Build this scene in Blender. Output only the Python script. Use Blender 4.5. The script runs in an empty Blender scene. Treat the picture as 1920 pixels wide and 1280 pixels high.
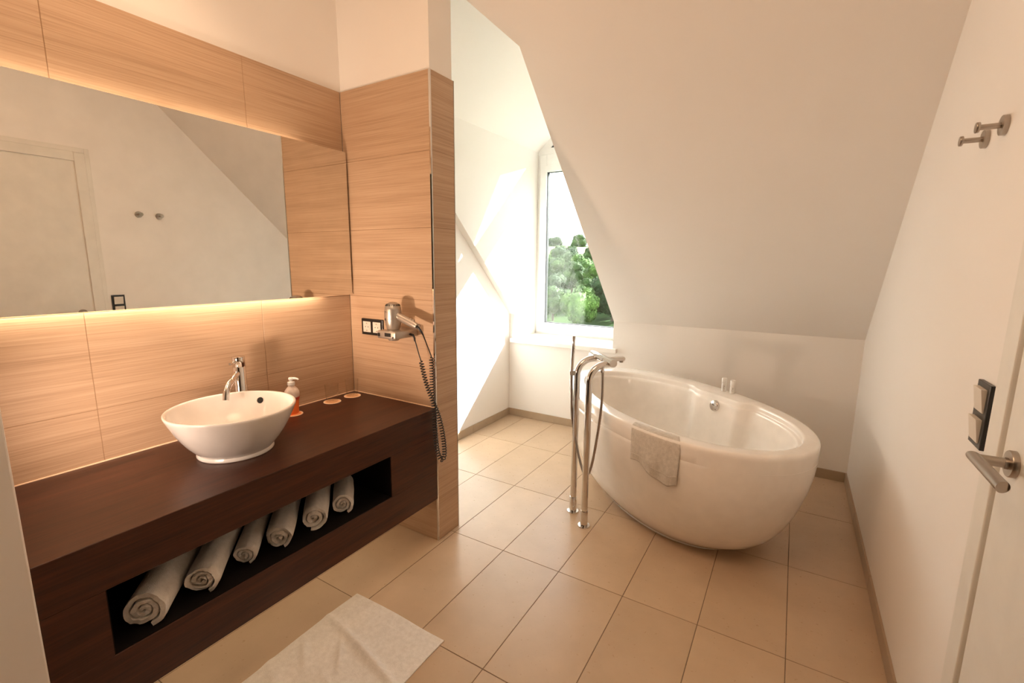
import bpy, bmesh, math, random
from mathutils import Vector, Matrix
PI = math.pi
S = bpy.context.scene
COL = S.collection

# ------------------------------------------------------------------ camera
cam_d = bpy.data.cameras.new('camera')
cam_d.sensor_width = 36.0
cam_d.lens = 36.0 * 869.75 / 1920.0
cam_d.clip_start = 0.02
cam_d.clip_end = 800
cam = bpy.data.objects.new('camera', cam_d)
COL.objects.link(cam)
yw, pt, ro = math.radians(-31.1722), math.radians(-9.6024), math.radians(0.4921)
F = Vector((math.sin(yw) * math.cos(pt), math.cos(yw) * math.cos(pt), math.sin(pt)))
R = Vector((math.cos(yw), -math.sin(yw), 0))
U = R.cross(F)
R2 = R * math.cos(ro) + U * math.sin(ro)
U2 = -R * math.sin(ro) + U * math.cos(ro)
M = Matrix((R2, U2, -F)).transposed().to_4x4()
M.translation = Vector((2.0102, -1.6601, 1.3988))
cam.matrix_world = M
S.camera = cam

# ------------------------------------------------------------------ view, world, sun, lights
S.view_settings.view_transform = 'Standard'
S.view_settings.look = 'None'
S.view_settings.gamma = 1.0
S.view_settings.use_curve_mapping = False
S.view_settings.exposure = 0.06
S.cycles.use_denoising = True
S.cycles.max_bounces = 14
S.cycles.diffuse_bounces = 8
S.cycles.glossy_bounces = 8
S.cycles.transparent_max_bounces = 24
S.cycles.caustics_reflective = True
S.cycles.sample_clamp_indirect = 40.0

W = bpy.data.worlds.new('sky')
S.world = W
W.use_nodes = True
nt = W.node_tree
nt.nodes.clear()
wo = nt.nodes.new('ShaderNodeOutputWorld')
bg = nt.nodes.new('ShaderNodeBackground')
tc = nt.nodes.new('ShaderNodeTexCoord')
nz = nt.nodes.new('ShaderNodeTexNoise')
nz.inputs['Scale'].default_value = 3.2
nz.inputs['Detail'].default_value = 6
rp = nt.nodes.new('ShaderNodeValToRGB')
rp.color_ramp.elements[0].position = 0.38
rp.color_ramp.elements[0].color = (0.72, 0.84, 1.0, 1)
rp.color_ramp.elements[1].position = 0.6
rp.color_ramp.elements[1].color = (1.0, 1.0, 1.0, 1)
nt.links.new(tc.outputs['Generated'], nz.inputs['Vector'])
nt.links.new(nz.outputs['Fac'], rp.inputs['Fac'])
nt.links.new(rp.outputs['Color'], bg.inputs['Color'])
bg.inputs['Strength'].default_value = 6.0
nt.links.new(bg.outputs[0], wo.inputs[0])

def light(name, kind, loc, power, color, aim=None, **kw):
    d = bpy.data.lights.new(name, kind)
    d.energy = power
    d.color = color
    for k, v in kw.items():
        setattr(d, k, v)
    o = bpy.data.objects.new(name, d)
    COL.objects.link(o)
    o.location = loc
    if aim is not None:
        o.rotation_euler = Vector(aim).to_track_quat('-Z', 'Y').to_euler()
    return o

def soften(o, smooth):
    d = o.data
    d.use_nodes = True
    t = d.node_tree
    e = t.nodes['Emission']
    f = t.nodes.new('ShaderNodeLightFalloff')
    f.inputs['Strength'].default_value = 1.0
    f.inputs['Smooth'].default_value = smooth
    t.links.new(f.outputs['Quadratic'], e.inputs['Strength'])

light('sun', 'SUN', (6, 10, 9), 41.0, (1.0, 0.99, 0.98), aim=(-0.64, -1.0, -0.9), angle=math.radians(0.55))
# warm ceiling fill added for softness, then the vanity downlight, both outside the frame
light('ceiling_fill', 'AREA', (1.15, -1.20, 2.90), 12.5, (1.0, 0.66, 0.40), aim=(0, 0, -1), shape='SQUARE', size=0.9)
light('vanity_downlight', 'SPOT', (0.42, -0.85, 2.90), 22.0, (1.0, 0.66, 0.42), aim=(-0.02, 0, -1), spot_size=math.radians(95), spot_blend=0.8, shadow_soft_size=0.05)
soften(light('basin_glint', 'SPOT', (0.265, -0.95, 0.965), 34.0, (1.0, 0.72, 0.52), aim=(0.45, 0.66, 0.90), spot_size=math.radians(156), spot_blend=0.55, shadow_soft_size=0.018), 0.25)  # unseen spot added in place of downlight glare reflected out of the bowl

soften(light('vanity_fill', 'SPOT', (0.42, -1.32, 0.905), 27.0, (1.0, 0.76, 0.60), aim=(-0.62, 0.78, 0.05), spot_size=math.radians(125), spot_blend=1.0, shadow_soft_size=0.12), 0.2)  # added fill without a fixture, brightens the left tiles and the basin's outside

light('under_counter_fill', 'AREA', (0.28, -0.68, 0.226), 1.35, (1.0, 0.72, 0.45), aim=(0, 0, -1), shape='RECTANGLE', size=0.5, size_y=1.25)  # unseen warm fill added to lift the floor below the counter

# ------------------------------------------------------------------ key dimensions
Dk = 1.910      # knee wall
Wr = 2.414      # right wall
Xl = -0.176     # alcove left wall
Xc = -0.122     # dormer cheek
Xd = 0.800      # dormer right cheek
Kz = 0.945      # knee height
SL = 0.954      # slope
CE = 2.95       # flat ceiling
PW, PD = 0.579, 0.169
TR = 0.333
J0 = 0.2238
ZT = J0 + 6 * TR
CH, CB, CD = 0.7024, 0.2314, 0.58
EAVE = 2.40
RX = (Xc + Xd) / 2
RIDGE = EAVE + (RX - Xc) * 0.93
WY = 2.31       # window plane
def slope_z(y): return Kz + SL * (Dk - y)
def slope_y(z): return Dk - (z - Kz) / SL

# ------------------------------------------------------------------ materials
def mat(name):
    m = bpy.data.materials.new(name)
    m.use_nodes = True
    b = m.node_tree.nodes['Principled BSDF']
    return m, m.node_tree, b
def setb(b, **kw):
    names = dict(color='Base Color', rough='Roughness', metal='Metallic', spec='Specular IOR Level', coat='Coat Weight',
                 coat_rough='Coat Roughness', sheen='Sheen Weight', trans='Transmission Weight', ior='IOR', sss='Subsurface Weight',
                 alpha='Alpha')
    for k, v in kw.items():
        i = b.inputs[names[k]]
        i.default_value = (*v, 1) if k == 'color' else v
def noise(t, scale, detail=4, mapping=None, coord='Object', rough=0.5):
    tc = t.nodes.new('ShaderNodeTexCoord')
    n = t.nodes.new('ShaderNodeTexNoise')
    n.inputs['Scale'].default_value = scale
    n.inputs['Detail'].default_value = detail
    n.inputs['Roughness'].default_value = rough
    src = tc.outputs[coord] if coord != 'World' else t.nodes.new('ShaderNodeNewGeometry').outputs['Position']
    if mapping:
        mp = t.nodes.new('ShaderNodeMapping')
        mp.inputs['Scale'].default_value = mapping
        t.links.new(src, mp.inputs['Vector'])
        src = mp.outputs['Vector']
    t.links.new(src, n.inputs['Vector'])
    return n
def ramp(t, fac, stops):
    r = t.nodes.new('ShaderNodeValToRGB')
    e = r.color_ramp.elements
    while len(e) < len(stops): e.new(0.5)
    for i, (p, c) in enumerate(stops):
        e[i].position = p
        e[i].color = (*c, 1)
    t.links.new(fac, r.inputs['Fac'])
    return r
def bump(t, b, h, strength, dist=0.002):
    n = t.nodes.new('ShaderNodeBump')
    n.inputs['Strength'].default_value = strength
    n.inputs['Distance'].default_value = dist
    t.links.new(h, n.inputs['Height'])
    t.links.new(n.outputs['Normal'], b.inputs['Normal'])
def simple(name, color, rough=0.5, metal=0.0, **kw):
    m, t, b = mat(name)
    setb(b, color=color, rough=rough, metal=metal, **kw)
    n = noise(t, 14, 3)
    r = ramp(t, n.outputs['Fac'], [(0.3, tuple(c * 0.97 for c in color)), (0.7, tuple(min(1, c * 1.03) for c in color))])
    t.links.new(r.outputs['Color'], b.inputs['Base Color'])
    return m

def make_paint():
    m, t, b = mat('warm_white_paint')
    setb(b, rough=0.75, spec=0.25)
    n = noise(t, 1.2, 3, coord='World')
    r = ramp(t, n.outputs['Fac'], [(0.3, (0.835, 0.80, 0.76)), (0.7, (0.86, 0.825, 0.785))])
    t.links.new(r.outputs['Color'], b.inputs['Base Color'])
    n2 = noise(t, 260, 2, coord='World')
    bump(t, b, n2.outputs['Fac'], 0.12, 0.0006)
    return m
def make_wood_tile():
    m, t, b = mat('wood_look_tile')
    setb(b, rough=0.42, spec=0.45)
    n = noise(t, 1.0, 5, (2.2, 2.2, 210), 'World', 0.65)
    n2 = noise(t, 1.0, 3, (0.9, 0.9, 22), 'World', 0.55)
    mx = t.nodes.new('ShaderNodeMix')
    mx.inputs[0].default_value = 0.35
    t.links.new(n.outputs['Fac'], mx.inputs[2])
    t.links.new(n2.outputs['Fac'], mx.inputs[3])
    r = ramp(t, mx.outputs[0], [(0.30, (0.34, 0.215, 0.13)), (0.5, (0.50, 0.335, 0.215)), (0.70, (0.61, 0.43, 0.29))])
    t.links.new(r.outputs['Color'], b.inputs['Base Color'])
    bump(t, b, n.outputs['Fac'], 0.25, 0.0012)
    return m
def make_floor_tile():
    m, t, b = mat('beige_floor_tile')
    setb(b, rough=0.30, spec=0.45)
    oi = t.nodes.new('ShaderNodeObjectInfo')
    n = noise(t, 5, 6, None, 'World', 0.6)
    r = ramp(t, n.outputs['Fac'], [(0.3, (0.50, 0.365, 0.245)), (0.7, (0.57, 0.42, 0.285))])
    hs = t.nodes.new('ShaderNodeHueSaturation')
    mr = t.nodes.new('ShaderNodeMapRange')
    mr.inputs['To Min'].default_value = 0.95
    mr.inputs['To Max'].default_value = 1.05
    t.links.new(oi.outputs['Random'], mr.inputs['Value'])
    t.links.new(mr.outputs[0], hs.inputs['Value'])
    t.links.new(r.outputs['Color'], hs.inputs['Color'])
    t.links.new(hs.outputs['Color'], b.inputs['Base Color'])
    n2 = noise(t, 60, 3, None, 'World')
    r2 = ramp(t, n2.outputs['Fac'], [(0.3, (0.27,) * 3), (0.7, (0.36,) * 3)])
    t.links.new(r2.outputs['Color'], b.inputs['Roughness'])
    bump(t, b, n2.outputs['Fac'], 0.05, 0.0006)
    return m
def make_dark_wood():
    m, t, b = mat('wenge_veneer')
    setb(b, rough=0.34, spec=0.38)
    n = noise(t, 1.0, 6, (26, 1.6, 26), 'World', 0.7)
    n2 = noise(t, 1.0, 4, (160, 6, 160), 'World', 0.6)
    mx = t.nodes.new('ShaderNodeMix')
    mx.inputs[0].default_value = 0.4
    t.links.new(n.outputs['Fac'], mx.inputs[2])
    t.links.new(n2.outputs['Fac'], mx.inputs[3])
    r = ramp(t, mx.outputs[0], [(0.3, (0.015, 0.0045, 0.0025)), (0.7, (0.092, 0.027, 0.012))])
    t.links.new(r.outputs['Color'], b.inputs['Base Color'])
    bump(t, b, n2.outputs['Fac'], 0.08, 0.0006)
    return m
def make_towel(name, c0, c1):
    m, t, b = mat(name)
    setb(b, rough=0.95, spec=0.1, sheen=0.35)
    n = noise(t, 420, 3, None, 'World', 0.7)
    n2 = noise(t, 60, 4, None, 'World', 0.6)
    mx = t.nodes.new('ShaderNodeMix')
    mx.inputs[0].default_value = 0.45
    t.links.new(n.outputs['Fac'], mx.inputs[2])
    t.links.new(n2.outputs['Fac'], mx.inputs[3])
    r = ramp(t, mx.outputs[0], [(0.3, c0), (0.65, c1)])
    t.links.new(r.outputs['Color'], b.inputs['Base Color'])
    bump(t, b, mx.outputs[0], 0.7, 0.004)
    return m
def make_emit(name, color, s):
    m, t, b = mat(name)
    e = t.nodes.new('ShaderNodeEmission')
    e.inputs['Color'].default_value = (*color, 1)
    e.inputs['Strength'].default_value = s
    t.links.new(e.outputs[0], t.nodes['Material Output'].inputs['Surface'])
    return m
def thin_glass(name, tint, rough=0.0, f0=0.022):
    """clear sheet: transparent with a Schlick reflection that is the same from both sides"""
    m, t, b = mat(name)
    tr = t.nodes.new('ShaderNodeBsdfTransparent')
    tr.inputs['Color'].default_value = (*tint, 1)
    gl = t.nodes.new('ShaderNodeBsdfGlossy')
    gl.inputs['Roughness'].default_value = rough
    lw = t.nodes.new('ShaderNodeLayerWeight')
    lw.inputs['Blend'].default_value = 0.5
    pw = t.nodes.new('ShaderNodeMath')
    pw.operation = 'POWER'
    pw.inputs[1].default_value = 5.0
    ma = t.nodes.new('ShaderNodeMath')
    ma.operation = 'MULTIPLY_ADD'
    ma.inputs[1].default_value = 1.0 - f0
    ma.inputs[2].default_value = f0
    mx = t.nodes.new('ShaderNodeMixShader')
    t.links.new(lw.outputs['Facing'], pw.inputs[0])
    t.links.new(pw.outputs[0], ma.inputs[0])
    t.links.new(ma.outputs[0], mx.inputs[0])
    t.links.new(tr.outputs[0], mx.inputs[1])
    t.links.new(gl.outputs[0], mx.inputs[2])
    t.links.new(mx.outputs[0], t.nodes['Material Output'].inputs['Surface'])
    return m
def make_leaf(name, a, c):
    m, t, b = mat(name)
    setb(b, rough=0.7, spec=0.2)
    n = noise(t, 1.6, 4)
    r = ramp(t, n.outputs['Fac'], [(0.35, a), (0.65, c)])
    t.links.new(r.outputs['Color'], b.inputs['Base Color'])
    return m
MT = dict(
    paint=make_paint(), wood=make_wood_tile(), tile=make_floor_tile(), wenge=make_dark_wood(),
    skirt=simple('skirting_tile', (0.40, 0.30, 0.205), 0.35),
    grout=simple('grout', (0.20, 0.145, 0.095), 0.9),
    wgrout=simple('tile_joint', (0.36, 0.225, 0.13), 0.9),
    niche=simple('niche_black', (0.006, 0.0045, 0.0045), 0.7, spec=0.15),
    ceramic=simple('white_ceramic', (0.84, 0.80, 0.755), 0.07, coat=0.4, coat_rough=0.03),
    acrylic=simple('white_acrylic', (0.88, 0.84, 0.79), 0.12, coat=0.5, coat_rough=0.04),
    chrome=simple('chrome', (0.70, 0.68, 0.66), 0.05, 1.0),
    steel=simple('brushed_steel', (0.42, 0.37, 0.32), 0.28, 1.0),
    silver=simple('silver_plastic', (0.50, 0.45, 0.40), 0.33, 0.75),
    black=simple('black_plastic', (0.012, 0.011, 0.010), 0.3),
    cable=simple('black_cable', (0.014, 0.013, 0.013), 0.35),
    rocker=simple('cream_plastic', (0.72, 0.66, 0.58), 0.35),
    mirror=simple('mirror_silver', (0.80, 0.785, 0.74), 0.0, 1.0),
    backing=simple('mirror_backing', (0.10, 0.075, 0.05), 0.6),
    towel=make_towel('white_terry', (0.68, 0.64, 0.585), (0.90, 0.865, 0.815)),
    towel2=make_towel('shaded_terry', (0.46, 0.42, 0.365), (0.72, 0.67, 0.60)),  # white terry with its self-shading put into a darker colour
    led=make_emit('led_strip', (1.0, 0.82, 0.62), 18.0),
    led2=make_emit('led_strip_lower', (1.0, 0.80, 0.60), 46.0),
    pane=thin_glass('window_glass', (0.985, 0.995, 0.985)),
    glass=thin_glass('clear_glass', (0.985, 0.985, 0.98), 0.02),
    pvc=simple('white_window_plastic', (0.86, 0.85, 0.83), 0.3),
    gasket=simple('rubber_gasket', (0.03, 0.03, 0.03), 0.6),
    sillm=simple('white_sill', (0.86, 0.83, 0.79), 0.3),
    doorm=simple('door_lacquer', (0.76, 0.735, 0.68), 0.45),
    orange=simple('orange_paper', (0.86, 0.34, 0.12), 0.7),
    coaster=simple('coaster_rim', (0.90, 0.66, 0.46), 0.7),
    soap=simple('orange_soap', (0.85, 0.20, 0.05), 0.15),
    soapw=simple('milky_plastic', (0.74, 0.62, 0.55), 0.3),
    soapr=simple('red_label', (0.55, 0.06, 0.03), 0.4),
    print_=simple('grey_print', (0.16, 0.14, 0.12), 0.6),
    dark_room=simple('dark_room_wall', (0.30, 0.22, 0.15), 0.8),
    dark_floor=simple('dark_room_carpet', (0.08, 0.055, 0.04), 0.95),
    bark=simple('bark', (0.10, 0.075, 0.05), 0.9),
    leafa=make_leaf('leaf_light', (0.03, 0.07, 0.012), (0.10, 0.18, 0.035)),
    leafb=make_leaf('leaf_mid', (0.014, 0.040, 0.008), (0.05, 0.10, 0.02)),
    leafc=make_leaf('leaf_dark', (0.008, 0.026, 0.006), (0.028, 0.06, 0.014)),
)
def make_ground():
    m, t, b = mat('hillside_ground')
    setb(b, rough=0.9, spec=0.1)
    n = noise(t, 0.12, 5, None, 'World')
    r = ramp(t, n.outputs['Fac'], [(0.35, (0.02, 0.045, 0.012)), (0.65, (0.05, 0.085, 0.025))])
    t.links.new(r.outputs['Color'], b.inputs['Base Color'])
    return m
def make_field():
    m, t, b = mat('dry_field')
    setb(b, rough=0.95, spec=0.1)
    n = noise(t, 0.2, 5, None, 'World')
    r = ramp(t, n.outputs['Fac'], [(0.35, (0.26, 0.19, 0.11)), (0.65, (0.36, 0.27, 0.17))])
    t.links.new(r.outputs['Color'], b.inputs['Base Color'])
    return m

# ------------------------------------------------------------------ mesh helpers
def link(name, me, m, parent=None, smooth=False):
    o = bpy.data.objects.new(name, me)
    COL.objects.link(o)
    if isinstance(m, (list, tuple)):
        for k in m: me.materials.append(k)
    elif m is not None and not me.materials:
        me.materials.append(m)
    if smooth:
        for p in me.polygons: p.use_smooth = True
    if parent is not None: o.parent = parent
    return o
def finish(bm, name, m, parent=None, smooth=False, sharp=None):
    bmesh.ops.recalc_face_normals(bm, faces=bm.faces)
    me = bpy.data.meshes.new(name)
    bm.to_mesh(me)
    bm.free()
    o = link(name, me, m, parent, smooth or sharp is not None)
    if sharp is not None:
        me.set_sharp_from_angle(angle=math.radians(sharp))
    return o
def tag(o, label=None, cat=None, group=None, kind=None):
    if label: o['label'] = label
    if cat: o['category'] = cat
    if group: o['group'] = group
    if kind: o['kind'] = kind
    return o
def empty(name, loc, label, cat, group=None):
    o = bpy.data.objects.new(name, None)
    o.empty_display_size = 0.05
    COL.objects.link(o)
    o.location = loc
    tag(o, label, cat, group)
    return o
def local(parent, o):
    """mesh authored in world space -> parented to an unrotated Empty"""
    o.data.transform(Matrix.Translation(-Vector(parent.location)))
    return o
def add_box(bm, a, b, bevel=0.0, seg=2):
    x0, y0, z0 = (min(a[i], b[i]) for i in range(3))
    x1, y1, z1 = (max(a[i], b[i]) for i in range(3))
    v = [bm.verts.new(p) for p in ((x0, y0, z0), (x1, y0, z0), (x1, y1, z0), (x0, y1, z0), (x0, y0, z1), (x1, y0, z1), (x1, y1, z1), (x0, y1, z1))]
    fs = [bm.faces.new([v[i] for i in q]) for q in ((3, 2, 1, 0), (4, 5, 6, 7), (0, 1, 5, 4), (1, 2, 6, 5), (2, 3, 7, 6), (3, 0, 4, 7))]
    if bevel > 0:
        es = list({e for f in fs for e in f.edges})
        bmesh.ops.bevel(bm, geom=es, offset=bevel, segments=seg, affect='EDGES', profile=0.5)
def add_prism(bm, poly, vec):
    """poly: list of 3D points, extruded by vec"""
    vec = Vector(vec)
    a = [bm.verts.new(p) for p in poly]
    b = [bm.verts.new(Vector(p) + vec) for p in poly]
    n = len(poly)
    bm.faces.new(a[::-1])
    bm.faces.new(b)
    for i in range(n):
        bm.faces.new((a[i], a[(i + 1) % n], b[(i + 1) % n], b[i]))
def add_rings(bm, rings, cap0=True, cap1=True):
    vs = [[bm.verts.new(p) for p in r] for r in rings]
    n = len(rings[0])
    for a, b in zip(vs, vs[1:]):
        for i in range(n):
            bm.faces.new((a[i], a[(i + 1) % n], b[(i + 1) % n], b[i]))
    if cap0: bm.faces.new(vs[0][::-1])
    if cap1: bm.faces.new(vs[-1])
def add_lathe(bm, prof, c=(0, 0, 0), axis=(0, 0, 1), n=32, cap0=True, cap1=True):
    """prof: list of (r, h) along the axis from c"""
    q = Vector((0, 0, 1)).rotation_difference(Vector(axis).normalized())
    rings = []
    for r, h in prof:
        rings.append([Vector(c) + q @ Vector((max(r, 1e-5) * math.cos(2 * PI * i / n), max(r, 1e-5) * math.sin(2 * PI * i / n), h)) for i in range(n)])
    add_rings(bm, rings, cap0, cap1)
def add_tube(bm, pts, r, n=12, caps=True):
    pts = [Vector(p) for p in pts]
    rr = r if isinstance(r, (list, tuple)) else [r] * len(pts)
    t0 = (pts[1] - pts[0]).normalized()
    ref = Vector((0, 0, 1)) if abs(t0.z) < 0.9 else Vector((1, 0, 0))
    nrm = (ref - t0 * ref.dot(t0)).normalized()
    rings = []
    for i, p in enumerate(pts):
        t = (pts[min(i + 1, len(pts) - 1)] - pts[max(i - 1, 0)]).normalized()
        nrm = (nrm - t * nrm.dot(t)).normalized()
        bn = t.cross(nrm)
        rings.append([p + (nrm * math.cos(2 * PI * k / n) + bn * math.sin(2 * PI * k / n)) * rr[i] for k in range(n)])
    add_rings(bm, rings, caps, caps)
def smooth_path(pts, per=8):
    pts = [Vector(p) for p in pts]
    out = []
    P = [pts[0] * 2 - pts[1]] + pts + [pts[-1] * 2 - pts[-2]]
    for i in range(1, len(P) - 2):
        for k in range(per):
            t = k / per
            a, b, c, d = P[i - 1], P[i], P[i + 1], P[i + 2]
            out.append(0.5 * ((2 * b) + (c - a) * t + (2 * a - 5 * b + 4 * c - d) * t * t + (3 * b - a - 3 * c + d) * t ** 3))
    out.append(pts[-1])
    return out
def box(name, a, b, m, parent=None, bevel=0.0, seg=2):
    bm = bmesh.new()
    add_box(bm, a, b, bevel, seg)
    return finish(bm, name, m, parent)
def prism(name, poly, vec, m, parent=None):
    bm = bmesh.new()
    add_prism(bm, poly, vec)
    return finish(bm, name, m, parent)
def struct(o): return tag(o, kind='structure')

_tile_cache = {}
def tile_piece(name, a, b, m, parent, bevel=0.0012):
    """a small chamfered slab; alike sizes share mesh data"""
    size = tuple(round(abs(b[i] - a[i]), 4) for i in range(3))
    key = (size, m.name)
    me = _tile_cache.get(key)
    if me is None:
        bm = bmesh.new()
        add_box(bm, tuple(-s / 2 for s in size), tuple(s / 2 for s in size), bevel, 1)
        bmesh.ops.recalc_face_normals(bm, faces=bm.faces)
        me = bpy.data.meshes.new(name)
        bm.to_mesh(me)
        bm.free()
        me.materials.append(m)
        _tile_cache[key] = me
    o = bpy.data.objects.new(name, me)
    COL.objects.link(o)
    o.location = tuple((a[i] + b[i]) / 2 for i in range(3))
    o.parent = parent
    return o

# ================================================================== STRUCTURE
JT = 0.0028
floor = struct(box('floor', (-0.45, -1.86, -0.15), (Wr + 0.2, 2.45, -0.0018), MT['grout']))
gx = [0.9014 + k * 0.3013 for k in range(-4, 6)]
gy = [0.1064 + k * 0.6108 for k in range(-5, 4)]
for i in range(len(gx) - 1):
    for j in range(len(gy) - 1):
        x0, x1 = max(gx[i], Xl), min(gx[i + 1], Wr)
        y0, y1 = max(gy[j], -1.86), min(gy[j + 1], Dk)
        if x1 - x0 < 0.02 or y1 - y0 < 0.02: continue
        tile_piece('floor_tile', (x0 + JT / 2, y0 + JT / 2, -0.010), (x1 - JT / 2, y1 - JT / 2, 0.0), MT['tile'], floor, 0.0008)

# mirror wall
wl = struct(box('wall_left', (-0.16, -1.86, 0), (-0.007, 0.008, CE + 0.1), MT['paint']))
box('joint_bed', (-0.007, -1.43, 0), (-0.0016, 0.0, ZT - 0.001), MT['wgrout'], wl)
vj = [-1.43, -1.0861, -0.4808, 0.0]
zj = [0.0] + [J0 + k * TR for k in range(7)]
for k in range(7):
    for a, b in zip(vj, vj[1:]):
        tile_piece('wall_tile', (-0.006, a + 0.001, zj[k] + 0.001), (0.0, b - 0.001, zj[k + 1] - 0.001), MT['wood'], wl, 0.0008)
# partition (pillar) at the end of the vanity
wp = struct(prism('wall_partition', [(-0.30, 0.008, 0), (-0.30, 0.161, 0), (-0.30, 0.161, slope_z(0.161)), (-0.30, 0.008, slope_z(0.008))], (0.30 + PW - 0.008, 0, 0), MT['paint']))
box('joint_bed', (0, 0.0016, 0), (PW - 0.0016, 0.0079, ZT - 0.001), MT['wgrout'], wp)
box('joint_bed', (PW - 0.0079, 0.0016, 0), (PW - 0.0016, PD - 0.002, ZT - 0.001), MT['wgrout'], wp)
for k in range(7):
    tile_piece('wall_tile', (0.001, 0.0, zj[k] + 0.001), (PW - 0.009, 0.006, zj[k + 1] - 0.001), MT['wood'], wp, 0.0008)
    tile_piece('wall_tile', (PW - 0.006, 0.009, zj[k] + 0.001), (PW, PD - 0.006, zj[k + 1] - 0.001), MT['wood'], wp, 0.0008)
bm = bmesh.new()
add_box(bm, (PW - 0.0085, -0.0008, 0.0), (PW + 0.0008, 0.0085, ZT), 0.0015, 2)
finish(bm, 'corner_profile', MT['chrome'], wp)
bm = bmesh.new()
add_box(bm, (PW - 0.006, PD - 0.0055, 0.0), (PW + 0.0004, PD, ZT), 0.0008, 1)
finish(bm, 'corner_profile', MT['steel'], wp)
# alcove left wall
struct(prism('wall_alcove', [(Xl, 0.162, 0), (Xl, Dk + 0.01, 0), (Xl, Dk + 0.01, slope_z(Dk + 0.01)), (Xl, 0.162, slope_z(0.162))], (-0.16, 0, 0), MT['paint']))
# knee wall with the window recess cut into it
wb = struct(box('wall_back', (-0.45, Dk, 0), (Wr + 0.2, WY + 0.09, 0.690), MT['paint']))
box('knee_right', (Xd, Dk, 0.690), (Wr + 0.2, WY + 0.09, Kz), MT['paint'], wb)
box('knee_left', (-0.45, Dk, 0.690), (Xc, WY + 0.09, Kz), MT['paint'], wb)
# right wall
wr = struct(box('wall_right', (Wr, -1.86, 0), (Wr + 0.16, 2.45, CE + 0.1), MT['paint']))
# rear wall behind the viewer and the short return wall at the vanity's left end
wf = struct(box('wall_front', (-0.007, -1.86, 0), (0.66, -1.72, CE + 0.05), MT['paint']))
box('door_head', (0.66, -1.86, 2.25), (Wr, -1.72, CE + 0.05), MT['paint'], wf)
box('dark_room_back', (-0.45, -4.75, 0), (Wr + 0.9, -4.60, CE + 0.1), MT['dark_room'], wf)  # unseen dark room added to cut fill and darken chrome reflections
box('dark_room_side', (-0.45, -4.60, 0), (-0.30, -1.86, CE + 0.1), MT['dark_room'], wf)
box('dark_room_side', (Wr + 0.75, -4.60, 0), (Wr + 0.9, -1.86, CE + 0.1), MT['dark_room'], wf)
box('dark_room_pier', (Wr, -1.86, 0), (Wr + 0.75, -1.72, CE + 0.1), MT['paint'], wf)
box('dark_room_pier', (-0.30, -1.86, 0), (-0.007, -1.72, CE + 0.1), MT['paint'], wf)
box('dark_room_floor', (-0.45, -4.75, -0.15), (Wr + 0.9, -1.86, 0.0), MT['dark_floor'], wf)
box('dark_room_ceiling', (-0.45, -4.75, CE), (Wr + 0.9, -1.86, CE + 0.12), MT['dark_room'], wf)
ws = struct(box('wall_return', (-0.007, -1.719, 0), (0.598, -1.413, CE + 0.03), MT['paint'], None, 0.004, 2))
# flat ceiling above the vanity
struct(box('ceiling', (-0.45, -1.86, CE), (Wr + 0.2, slope_y(CE) + 0.02, CE + 0.12), MT['paint']))
# sloped ceiling with the dormer cut out of it
def sp(x, y): return (x, y, slope_z(y))
nrm = Vector((0, SL, 1)).normalized() * 0.16
yt = slope_y(CE)
ye = slope_y(EAVE)
yr = slope_y(RIDGE)
bm = bmesh.new()
thin = nrm * (0.0207 / 0.16)
add_prism(bm, [sp(Xd, Dk), sp(Wr + 0.1, Dk), sp(Wr + 0.1, yt), sp(Xd, yt), sp(Xd, ye)], thin)
add_prism(bm, [sp(-0.40, Dk), sp(Xc, Dk), sp(Xc, ye), sp(Xc, yt), sp(-0.40, yt)], thin)
add_prism(bm, [sp(Xc, ye), sp(RX, yr), sp(Xd, ye), sp(Xd, yt), sp(Xc, yt)], nrm)
struct(finish(bm, 'ceiling_slope', MT['paint']))
# dormer: cheeks and little gable roof
def cheek(x, dx):
    return [(x, ye + 0.03, EAVE), (x, Dk + 0.03, Kz), (x, WY + 0.09, Kz), (x, WY + 0.09, EAVE)]
struct(prism('wall_dormer_left', cheek(Xc, 0), (-0.16, 0, 0), MT['paint']))
struct(prism('wall_dormer_right', cheek(Xd, 0), (0.16, 0, 0), MT['paint']))
bm = bmesh.new()
for xs in (Xc, Xd):
    add_prism(bm, [(xs, ye, EAVE), (RX, yr, RIDGE), (RX, WY + 0.09, RIDGE), (xs, WY + 0.09, EAVE)], (0, 0, 0.16))
struct(finish(bm, 'ceiling_dormer', MT['paint']))
# skirting tiles
def skirting(name, horiz, fixed, a, b, side, cuts):
    o = None
    pts = [a] + sorted(c for c in cuts if a + 0.02 < c < b - 0.02) + [b]
    root = None
    for p, q in zip(pts, pts[1:]):
        p2, q2 = p + 0.0008, q - 0.0008
        if horiz: A, B = (p2, fixed, 0.001), (q2, fixed + side * 0.009, 0.066)
        else: A, B = (fixed, p2, 0.001), (fixed + side * 0.009, q2, 0.066)
        if root is None:
            bed = ((a, fixed, 0.0), (b, fixed + side * 0.006, 0.065)) if horiz else ((fixed, a, 0.0), (fixed + side * 0.006, b, 0.065))
            root = struct(box(name, bed[0], bed[1], MT['grout']))
        tile_piece('skirting_tile', A, B, MT['skirt'], root, 0.0008)
skirting('baseboard_back', True, Dk, Xl + 0.009, Wr - 0.009, -1, gx[::2])
skirting('baseboard_left', False, Xl, 0.170, Dk, 1, gy)
skirting('baseboard_right', False, Wr, -0.262, Dk, -1, gy)

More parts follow.
